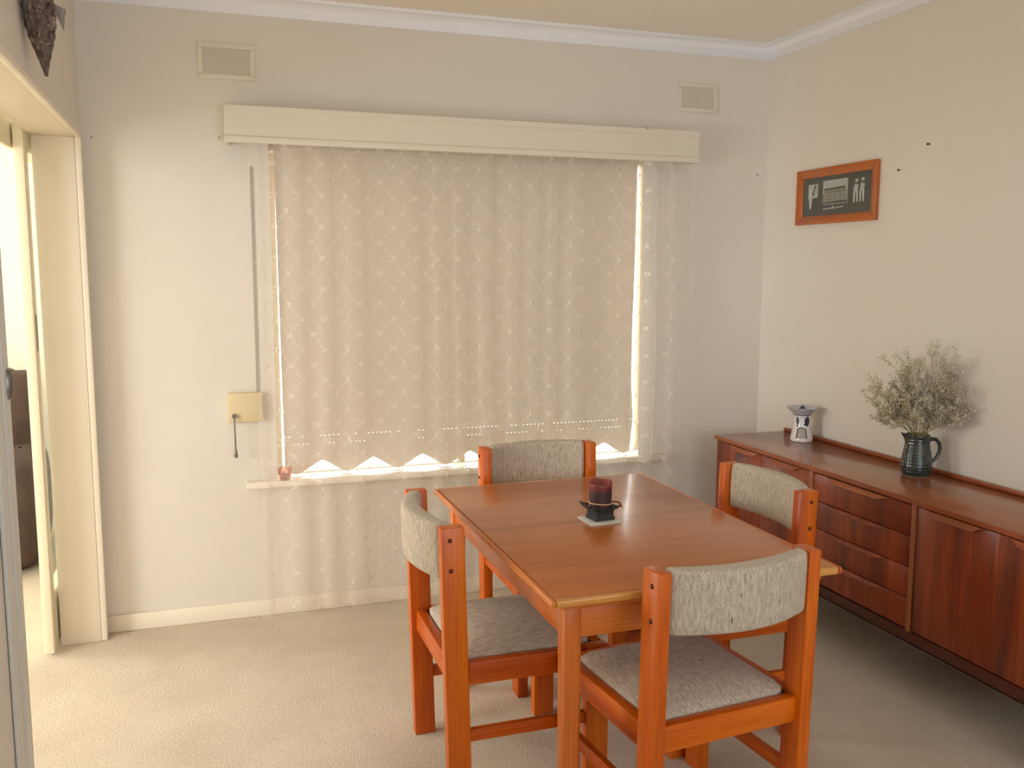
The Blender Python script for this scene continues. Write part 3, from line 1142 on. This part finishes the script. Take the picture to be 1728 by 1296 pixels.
MB().box(DP - 0.010, DP - 0.004, 0.018, SL - 0.018, 0.004, SZ - 0.0185).obj('back_panel', M['sb_dark'], sb)  # extended below the carcass: its dark strip stands in for shade underneath
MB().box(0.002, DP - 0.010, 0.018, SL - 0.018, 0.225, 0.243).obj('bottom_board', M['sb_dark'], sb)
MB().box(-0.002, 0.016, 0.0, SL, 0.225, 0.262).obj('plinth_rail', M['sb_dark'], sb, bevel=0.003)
# recessed rail under the top
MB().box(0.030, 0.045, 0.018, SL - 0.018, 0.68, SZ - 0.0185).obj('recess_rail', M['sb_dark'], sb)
for y in (2.994 - SY0, 2.436 - SY0):
    MB().box(-0.001, DP - 0.012, y - 0.009, y + 0.009, 0.243, SZ - 0.0185).obj('divider', M['sb_edge_z'], sb, bevel=0.001)


def lip(parent, yc, half, ztop, drop, mat, depth=0.016):
    out = []
    n = 14
    for k in range(n + 1):
        q = -1 + 2 * k / n
        d = 0.5 + 0.5 * math.cos(PI * max(0.0, (abs(q) - 0.62) / 0.38))
        out.append((yc + q * half, ztop - 0.0015 - drop * d))
    out += [(yc + half, ztop), (yc - half, ztop)]
    MB().prism(out, lambda p: (0.0035, p[0], p[1]), lambda p: (0.0035 - depth * (0.25 + 0.75 * min(1, (half - abs(p[0] - yc)) / (0.3 * half))), p[0], p[1])).obj('lip_handle', mat, parent, smooth=True, angle=30)


ZD0, ZD1 = 0.266, 0.706
doors = [(3.346, 3.696, 3.478), (3.003, 3.345, 3.185), (2.083, 2.427, 2.259), (1.730, 2.082, 1.925)]
for y0, y1, hc in doors:
    d = MB().box(0.003, 0.021, y0 - SY0, y1 - SY0, ZD0, ZD1).obj('door', M['sb_front'], sb, bevel=0.0008)
    lip(d, hc - SY0, 0.118, ZD1, 0.017, M['sb_edge'])
dh = (ZD1 - ZD0) / 4
for k in range(4):
    z0 = ZD0 + k * dh
    d = MB().box(0.003, 0.021, 2.445 - SY0 + 0.0015, 2.985 - SY0 - 0.0015, z0 + 0.0012, z0 + dh - 0.0012).obj('drawer', M['sb_front_h'], sb, bevel=0.0015)
    lip(d, 2.727 - SY0, 0.172, z0 + dh - 0.0012, 0.015 if k == 3 else 0.010, M['sb_edge'] if k == 3 else M['sb_front'])
for y in (0.16, SL - 0.16):
    for x in (0.07, DP - 0.06):
        MB().lathe([(0.011, 0), (0.020, 0.2), (0.021, 0.2255)], 14, (x, y, 0)).obj('leg', M['sb_dark'], sb, smooth=True)

# ------------------------------------------------------------------ oil burner
ob = thing('oil_burner', 'white ceramic oil burner with blue leaf pattern on the sideboard', 'oil burner', (2.5615, 3.470, SZ + 0.0006), 0)
ctrl = [(0.0485, 0.0), (0.0505, 0.006), (0.0495, 0.016), (0.0450, 0.036), (0.0400, 0.060), (0.0365, 0.082), (0.0355, 0.098), (0.0365, 0.112), (0.0385, 0.120)]


def br(z):
    for (r0, z0), (r1, z1) in zip(ctrl, ctrl[1:]):
        if z0 <= z <= z1:
            t = (z - z0) / (z1 - z0)
            return r0 + (r1 - r0) * t
    return ctrl[-1][0]


def brs(z):
    return (br(max(0, z - 0.004)) + br(z) * 2 + br(min(0.12, z + 0.004))) / 4


AF = math.atan2(-3.47, -2.56)        # burner front faces the camera
def in_arch(a, z, grow=0.0):
    d = (a - AF + PI) % (2 * PI) - PI
    s = d * brs(z)
    hw = 0.0250 + grow - 0.007 * max(0, (z - 0.018)) / 0.045
    if z < 0.016 - grow or z > 0.066 + grow:
        return False
    top = 0.066 + grow
    if z > top - 0.014:
        k = (z - (top - 0.014)) / 0.014
        hw *= math.sqrt(max(0.0, 1 - k * k * 0.75))
    return abs(s) < hw
NZ = 96
b = MB()
b.lathe([(brs(0.120 * k / NZ), 0.120 * k / NZ) for k in range(NZ + 1)], 180, skip=lambda u, v: in_arch(2 * PI * u, 0.120 * v))
b.obj('body', M['burner'], ob, smooth=True, angle=50, fix=False)
b = MB()
b.lathe([(brs(0.118 * k / 40) - 0.0045, 0.002 + 0.116 * k / 40) for k in range(41)], 90)
b.obj('inside', M['burner_inner'], ob, smooth=True, fix=False)


def on_body(s, z, off=0.0005):
    a = AF + s / 0.040
    r_ = brs(z) + off
    return (r_ * math.cos(a), r_ * math.sin(a), z)


b = MB()
loop = []
for k in range(40):
    t = k / 39
    if t < 0.35:
        z = 0.016 + (0.052 - 0.016) * t / 0.35
        s = -(0.0250 - 0.007 * max(0, z - 0.018) / 0.045)
    elif t > 0.65:
        z = 0.016 + (0.052 - 0.016) * (1 - t) / 0.35
        s = (0.0250 - 0.007 * max(0, z - 0.018) / 0.045)
    else:
        q = (t - 0.35) / 0.3
        an = PI * (1 - q)
        s = 0.0198 * math.cos(an)
        z = 0.052 + 0.014 * math.sin(an)
    a = AF + s / brs(z)
    loop.append(((brs(z) + 0.0003) * math.cos(a), (brs(z) + 0.0003) * math.sin(a), z))
b.tube(loop, 0.0011, 6)
b.obj('arch_outline', M['burner_line'], ob, smooth=True)


def leaf(mb, s0, z0, s1, z1, wd_):
    n = 10
    rows = []
    for k in range(n + 1):
        t = k / n
        s = s0 + (s1 - s0) * t
        z = z0 + (z1 - z0) * t
        ww = wd_ * math.sin(PI * min(1, t * 0.96 + 0.02)) ** 0.75
        L = math.hypot(s1 - s0, z1 - z0)
        nx, nz = -(z1 - z0) / L, (s1 - s0) / L
        rows.append([on_body(s + nx * ww * e, min(0.119, z + nz * ww * e), 0.0007) for e in (-1, -0.5, 0, 0.5, 1)])
    bb = len(mb.v)
    for r_ in rows:
        mb.v += r_
    for k in range(n):
        for i in range(4):
            mb.f.append((bb + k * 5 + i, bb + k * 5 + i + 1, bb + (k + 1) * 5 + i + 1, bb + (k + 1) * 5 + i))


for s0, z0, s1, z1, ww in ((-0.020, 0.074, -0.024, 0.114, 0.008), (0.026, 0.071, 0.027, 0.117, 0.0145), (0.006, 0.079, 0.024, 0.078, 0.005), (-0.026, 0.074, -0.014, 0.069, 0.004), (0.085, 0.075, 0.085, 0.112, 0.012), (-0.085, 0.075, -0.085, 0.112, 0.012)):
    mb = MB()
    leaf(mb, s0, z0, s1, z1, ww)
    mb.obj('painted_leaf', M['burner_blue'], ob, smooth=True)
b = MB()
b.lathe([(0.026, 0.1195), (0.0385, 0.1200), (0.0415, 0.126), (0.052, 0.136), (0.065, 0.148), (0.0695, 0.1535), (0.068, 0.155), (0.060, 0.148), (0.046, 0.139), (0.030, 0.133), (0.004, 0.131)], 60, cap0=True, cap1=True)
b.obj('dish', M['burner_dish'], ob, smooth=True, angle=60)
b = MB()
b.lathe([(0.0387, 0.1192), (0.0400, 0.1205), (0.0400, 0.1225), (0.0392, 0.123)], 60, cap0=False, cap1=False)
b.obj('rim_line', M['burner_line'], ob, smooth=True)
b = MB()
NBL = 16
for k in range(NBL + 1):
    t = k / NBL
    rr = 0.016 + 0.0495 * t
    zz = 0.1340 + (max(0, (rr - 0.030)) * 0.42 if rr < 0.05 else 0.0084 + (rr - 0.05) * 0.66) + 0.0012
    wv = 0.95 * (1 - t) ** 1.2 + 0.02
    for e in (-1, -0.5, 0, 0.5, 1):
        a = AF + PI + e * wv
        b.v.append((rr * math.cos(a), rr * math.sin(a), zz))
for k in range(NBL):
    for i in range(4):
        b.f.append((k * 5 + i, k * 5 + i + 1, (k + 1) * 5 + i + 1, (k + 1) * 5 + i))
b.obj('painted_leaf', M['burner_blue'], ob, smooth=True)

# ------------------------------------------------------------------ jug
jg = thing('jug', 'dark green glazed pottery jug holding dried flowers on the sideboard', 'jug', (2.541, 2.735, SZ + 0.0006), 0)
pr = [(0.045, 0.0), (0.050, 0.004), (0.0555, 0.018), (0.0575, 0.036), (0.0555, 0.056), (0.0515, 0.080), (0.0470, 0.104), (0.0440, 0.124), (0.0430, 0.140), (0.0440, 0.150), (0.0450, 0.156)]
out_prof = []
for k in range(61):
    z = 0.156 * k / 60
    for (r0, z0), (r1, z1) in zip(pr, pr[1:]):
        if z0 <= z <= z1 + 1e-9:
            rr = r0 + (r1 - r0) * (z - z0) / (z1 - z0)
            break
    out_prof.append((rr + 0.0006 * math.sin(z * 520), z))
full = out_prof + [(0.0435, 0.157), (0.0405, 0.150), (0.0390, 0.135), (0.042, 0.11), (0.047, 0.08), (0.050, 0.04), (0.042, 0.012), (0.004, 0.010)]
SPA = math.atan2(0.3176, -0.9482)    # spout to the left of the picture, handle to the right
b = MB()
kk = len(full) - 1
def jugfn(u, v):
    r_, z = full[round(v * kk)]
    a = 2 * PI * u
    d = (a - SPA + PI) % (2 * PI) - PI
    sp = math.exp(-(d / 0.30) ** 2) * max(0, (z - 0.118) / 0.038) ** 1.4
    r2 = r_ + 0.021 * sp
    return (r2 * math.cos(a), r2 * math.sin(a), z + 0.008 * sp)
b.grid(jugfn, 72, kk, True)
b.f.append(tuple(reversed(range(72))))
b.f.append(tuple(kk * 72 + i for i in range(72)))
b.obj('body', M['jug'], jg, smooth=True, angle=70)
MB().lathe([(0.0445, 0.0), (0.0460, 0.0002), (0.0492, 0.0030), (0.0486, 0.0034)], 60, cap0=False, cap1=False).obj('foot_ring', M['unglazed'], jg, smooth=True)
hd_dir = Vector((-math.cos(SPA), -math.sin(SPA), 0))
hp = [(0.040, 0.132), (0.054, 0.139), (0.070, 0.137), (0.083, 0.124), (0.087, 0.104), (0.083, 0.084), (0.074, 0.066), (0.060, 0.052), (0.053, 0.048)]
MB().tube([hd_dir * a + Vector((0, 0, z)) for a, z in hp], [0.009, 0.0075, 0.007, 0.007, 0.007, 0.0068, 0.0066, 0.0068, 0.008], 12).obj('handle', M['jug'], jg, smooth=True)

# ------------------------------------------------------------------ dried flowers
fl = thing('dried_flowers', 'bushy bunch of dried pale sea lavender in the dark jug', 'flowers', (2.541, 2.735, SZ + 0.012), 0)
rnd = random.Random(5)
st = MB()
fa = MB()
fb = MB()
right = Vector((0.948, -0.318, 0))
fwd = Vector((0.318, 0.948, 0))


def floret(p, s, mbx):
    for _ in range(2):
        a = Vector((rnd.uniform(-1, 1), rnd.uniform(-1, 1), rnd.uniform(-1, 1))).normalized() * s
        c = Vector((rnd.uniform(-1, 1), rnd.uniform(-1, 1), rnd.uniform(-1, 1))).normalized() * s
        mbx.v += [tuple(p - a), tuple(p + c), tuple(p + a), tuple(p - c)]
        n0 = len(mbx.v)
        mbx.f.append((n0 - 4, n0 - 3, n0 - 2, n0 - 1))


def twig(p, d, length, rad, depth, pale):
    n = 5
    pts = [p.copy()]
    dd = d.normalized()
    for k in range(n):
        dd = (dd + Vector((rnd.uniform(-1, 1), rnd.uniform(-1, 1), rnd.uniform(-.8, .6))) * 0.13).normalized()
        pts.append(pts[-1] + dd * length / n)
    st.tube(pts, [rad * (1 - 0.6 * k / n) for k in range(n + 1)], 4, cap=False)
    if depth == 0:
        for k in range(1, n + 1):
            for _ in range(3 if k > 1 else 1):
                q = pts[k] + Vector((rnd.gauss(0, 1), rnd.gauss(0, 1), rnd.gauss(0, 1))) * 0.0038
                floret(q, rnd.uniform(0.0016, 0.0032), fa if rnd.random() < pale else fb)
        return
    m_ = 6 if depth == 1 else 8
    for k in range(m_):
        t = 0.14 + 0.86 * (k + rnd.random() * 0.6) / m_
        i = min(n - 1, int(t * n))
        pp = pts[i].lerp(pts[i + 1], t * n - i)
        side = Vector((rnd.uniform(-1, 1), rnd.uniform(-1, 1), rnd.uniform(-0.3, 0.9))).normalized()
        twig(pp, dd * 0.7 + side * 0.75, length * (0.34 if depth == 2 else 0.46) * rnd.uniform(0.7, 1.15), rad * 0.6, depth - 1, pale)


# each stem: (sideways shift seen from the room, height above the jug mouth, shift along the view); stems that would meet the wall lean forward instead
def lean(s_, dep):
    v = right * s_ + fwd * dep
    if v.x > 0.080:                       # keep clear of the right wall: turn the stem towards the near end of the sideboard
        k = (s_ - 0.080 * 0.948) / 0.318 if s_ > 0.076 else 0.0
        v = Vector((0.080, -min(abs(k) * 0.75, 0.15), 0))
    return v


tips = [(-0.195, 0.135, .02), (-0.185, 0.215, -.03), (-0.17, 0.18, .03), (-0.18, 0.085, -.03), (-0.14, 0.265, .0), (-0.10, 0.275, .03), (-0.045, 0.305, -.02),
        (0.01, 0.30, .03), (0.050, 0.36, .0), (0.060, 0.32, -.04), (0.09, 0.28, -.02), (0.115, 0.23, -.03), (0.135, 0.18, -.02), (0.155, 0.10, -.02), (0.13, 0.135, -.06),
        (-0.11, 0.17, -.07), (-0.05, 0.22, -.08), (0.05, 0.21, -.08), (0.09, 0.18, -.07), (0.0, 0.18, .05), (-0.14, 0.10, .05), (-0.08, 0.10, -.10), (0.03, 0.11, -.10), (0.08, 0.10, -.10),
        (-0.03, 0.26, .05), (0.10, 0.23, .0), (-0.08, 0.21, .0), (0.05, 0.27, .0), (0.0, 0.25, -.03), (-0.15, 0.13, -.05), (-0.06, 0.15, -.04), (0.04, 0.15, -.03), (0.02, 0.21, -.05), (-0.12, 0.21, -.02),
        (0.08, 0.14, -.05), (-0.02, 0.13, -.08), (-0.10, 0.14, .02), (0.11, 0.20, -.05)]
for s, h, dep in tips:
    base = right * s * 0.10 + fwd * dep * 0.15
    mouth = Vector((0, 0, 0.150)) + right * max(-0.028, min(0.028, s * 0.16)) + fwd * max(-0.026, min(0.026, dep * 0.4))
    tip = Vector((0, 0, 0.145 + h * 0.88)) + lean(s * 0.92, dep)
    st.tube([base, mouth, mouth.lerp(tip, 0.4) + Vector((0, 0, 0.01))], [0.0014, 0.0012, 0.001], 5)
    p0 = mouth.lerp(tip, 0.16) + Vector((0, 0, 0.004))
    twig(p0, tip - p0, (tip - p0).length * 1.02, 0.0008, 2, 0.72 if s > -0.08 else 0.45)
def fit(mbx):
    mbx.v = [(min(x, 0.108), y, z) for x, y, z in mbx.v]


for mbx in (st, fa, fb):
    fit(mbx)
st.obj('stems', M['flower_stem'], fl, fix=False)
o = fa.obj('pale_florets', M['floret'], fl, fix=False)
o['kind'] = 'stuff'
o = fb.obj('olive_florets', M['floret_dark'], fl, fix=False)
o['kind'] = 'stuff'

# ------------------------------------------------------------------ framed photographs
PY0, PY1, PZ0, PZ1 = 3.158, 3.695, 1.712, 1.960
pc = thing('picture_frame', 'orange wood framed set of three black and white photographs on the right wall', 'picture', (XR, (PY0 + PY1) / 2, (PZ0 + PZ1) / 2))
hw, hh, fw = (PY1 - PY0) / 2, (PZ1 - PZ0) / 2, 0.038


def frame_side(pts, mat):
    # outer pair then inner pair in (y, z): outer edge thick, inner edge lower
    (a, b_, c, d) = pts
    MB().hexa([(0, *a), (0, *b_), (0, *c), (0, *d), (-0.022, *a), (-0.022, *b_), (-0.013, *c), (-0.013, *d)]).obj('frame_side', mat, pc, bevel=0.002)


frame_side([(-hw, -hh), (hw, -hh), (hw - fw, -hh + fw), (-hw + fw, -hh + fw)], M['frame_wood'])
frame_side([(hw, hh), (-hw, hh), (-hw + fw, hh - fw), (hw - fw, hh - fw)], M['frame_wood'])
frame_side([(-hw, hh), (-hw, -hh), (-hw + fw, -hh + fw), (-hw + fw, hh - fw)], M['frame_wood_z'])
frame_side([(hw, -hh), (hw, hh), (hw - fw, hh - fw), (hw - fw, -hh + fw)], M['frame_wood_z'])
iw, ih = hw - fw, hh - fw
MB().box(-0.006, -0.001, -iw - 0.004, iw + 0.004, -ih - 0.004, ih + 0.004).obj('mat_board', M['mat_board'], pc)


def PU(u, v, layer=1):      # u: 0 left .. 1 right as seen; v: 0 top .. 1 bottom
    return (-0.006 - 0.0006 * layer, iw - 2 * iw * u, ih - 2 * ih * v)


def photo(u0, u1, v0, v1, mat):
    x, ya, za = PU(u0, v0)
    _, yb_, zb_ = PU(u1, v1)
    return MB().box(-0.0066, -0.006, yb_, ya, zb_, za).obj('photograph', mat, pc)


def shape(parent, pts, mat, layer, name):
    MB().prism(pts, lambda p: PU(p[0], p[1], layer), lambda p: PU(p[0], p[1], layer + 0.5)).obj(name, mat, parent)


def limb(pts, w0, w1):
    # thin tapering strip through pts in photo coordinates
    L, Rr = [], []
    n = len(pts)
    for i, (x, y) in enumerate(pts):
        x2, y2 = pts[min(i + 1, n - 1)]
        x1, y1 = pts[max(i - 1, 0)]
        dx, dy = x2 - x1, (y2 - y1) * 0.42
        l_ = math.hypot(dx, dy) or 1
        w_ = w0 + (w1 - w0) * i / (n - 1)
        L.append((x - dy / l_ * w_, y + dx / l_ * w_ / 0.42))
        Rr.append((x + dy / l_ * w_, y - dx / l_ * w_ / 0.42))
    return L + Rr[::-1]


p1 = photo(0.075, 0.225, 0.17, 0.85, M['photo_light'])
shape(p1, [(0.075, 0.56), (0.15, 0.54), (0.225, 0.52), (0.225, 0.85), (0.075, 0.85)], M['photo_dark'], 1.2, 'ground_area')
shape(p1, limb([(0.100, 0.45), (0.108, 0.62), (0.112, 0.80)], 0.016, 0.010), M['photo_white'], 1.9, 'figure')
shape(p1, limb([(0.118, 0.45), (0.128, 0.60), (0.118, 0.81)], 0.013, 0.008), M['photo_white'], 2.0, 'figure')
shape(p1, limb([(0.100, 0.28), (0.106, 0.40), (0.112, 0.47)], 0.012, 0.020), M['photo_white'], 2.0, 'figure')
shape(p1, limb([(0.150, 0.46), (0.162, 0.36), (0.178, 0.27)], 0.011, 0.007), M['photo_dark'], 2.1, 'figure')
shape(p1, [(0.180 + 0.012 * math.cos(a * PI / 5), 0.235 + 0.045 * math.sin(a * PI / 5)) for a in range(10)], M['photo_dark'], 2.2, 'figure')
p2 = photo(0.302, 0.665, 0.115, 0.875, M['photo_light'])
shape(p2, [(0.302, 0.50), (0.32, 0.40), (0.34, 0.33), (0.63, 0.31), (0.65, 0.40), (0.65, 0.68), (0.302, 0.70)], M['photo_sepia'], 1.2, 'building')
shape(p2, [(0.325, 0.325), (0.635, 0.300), (0.642, 0.345), (0.325, 0.370)], M['photo_dark'], 1.9, 'roof')
shape(p2, [(0.302, 0.68), (0.66, 0.655), (0.665, 0.875), (0.302, 0.875)], M['photo_dark'], 1.5, 'hedge')
for k in range(7):
    u = 0.35 + k * 0.042
    shape(p2, [(u, 0.43), (u + 0.012, 0.43), (u + 0.012, 0.66), (u, 0.66)], M['photo_dark'] if k % 2 else M['photo_grey'], 2.0, 'opening')
for k in range(4):
    v = 0.46 + k * 0.055
    shape(p2, [(0.325, v), (0.645, v - 0.012), (0.645, v + 0.004), (0.325, v + 0.016)], M['photo_light'], 2.3, 'rail')
for k in range(9):
    u = 0.325 + k * 0.037
    shape(p2, [(u, 0.715), (u + 0.022, 0.705), (u + 0.022, 0.735), (u, 0.745)], M['photo_light'], 2.2, 'figure')
shape(p2, [(0.315, 0.83), (0.62, 0.80), (0.62, 0.83), (0.315, 0.86)], M['photo_light'], 2.2, 'path')
shape(p2, [(0.455, 0.76), (0.463, 0.76), (0.468, 0.83), (0.45, 0.83)], M['photo_white'], 2.4, 'figure')
p3 = photo(0.745, 0.925, 0.13, 0.79, M['photo_dark'])
for (hu, hv, cap) in ((0.790, 0.255, 0.205), (0.875, 0.245, 0.190)):
    shape(p3, [(hu + 0.016 * math.cos(a * PI / 5), hv + 0.035 * math.sin(a * PI / 5)) for a in range(10)], M['photo_grey'], 1.6, 'head')
    shape(p3, [(hu - 0.026, cap + 0.03), (hu - 0.012, cap - 0.03), (hu + 0.014, cap - 0.03), (hu + 0.024, cap + 0.03)], M['photo_white'], 2.0, 'hat')
    shape(p3, limb([(hu + 0.004, hv + 0.05), (hu - 0.004, hv + 0.13), (hu - 0.004, hv + 0.22)], 0.030, 0.026), M['photo_light'], 2.2, 'shirt')
    for dx in (-0.018, 0.018):
        shape(p3, limb([(hu - 0.004 + dx, hv + 0.21), (hu - 0.006 + dx * 1.1, hv + 0.34), (hu - 0.006 + dx * 1.2, hv + 0.49)], 0.013, 0.008), M['photo_white'], 2.6, 'leg')
shape(p3, limb([(0.762, 0.36), (0.757, 0.50), (0.757, 0.62)], 0.008, 0.006), M['photo_light'], 2.8, 'bat')
MB().box(-0.0105, -0.0095, -iw - 0.002, iw + 0.002, -ih - 0.002, ih + 0.002).obj('glass', M['glass'], pc)


# ------------------------------------------------------------------ nails and small marks
def nail(loc, axis, label, r_=0.004):
    b = MB()
    ax = Vector(axis)
    b.tube([Vector((0, 0, 0)), ax * 0.010], r_ * 0.5, 6)
    b.dome(ax * 0.010, axis, r_, 0.002, 8, 3)
    o = b.obj('nail', M['nail'], smooth=True)
    o.location = loc
    tag(o, label, 'nail', 'nails left in the walls')


nail((XR, 2.893, 1.986), (-1, 0, 0), 'bare nail in the right wall, upper and nearer of the two beside the picture', 0.0055)
nail((XR, 3.045, 1.904), (-1, 0, 0), 'bare nail in the right wall, lower one just beside the picture', 0.005)
nail((2.608, YB, 1.972), (0, -1, 0), 'tiny nail in the far wall close to the right corner', 0.003)
nail((1.937, YB - 0.124, 2.143), (0, -1, 0.2), 'tiny dark nail in the top edge of the pelmet', 0.0025)
nail((-0.399, YB, 2.009), (0, -1, 0), 'tiny nail in the far wall beside the doorway head', 0.003)

# votive glass on the sill
vt = thing('votive_glass', 'small amber glass votive at the left end of the window sill', 'votive', (0.296, YB - 0.022, 0.602))
MB().lathe([(0.020, 0.0), (0.024, 0.004), (0.030, 0.052), (0.0285, 0.052), (0.022, 0.006), (0.002, 0.005)], 28).obj('glass_cup', M['amber_glass'], vt, smooth=True, angle=60)
MB().lathe([(0.018, 0.0055), (0.0195, 0.024), (0.004, 0.0235)], 20).obj('tea_light', M['twine'], vt, smooth=True)
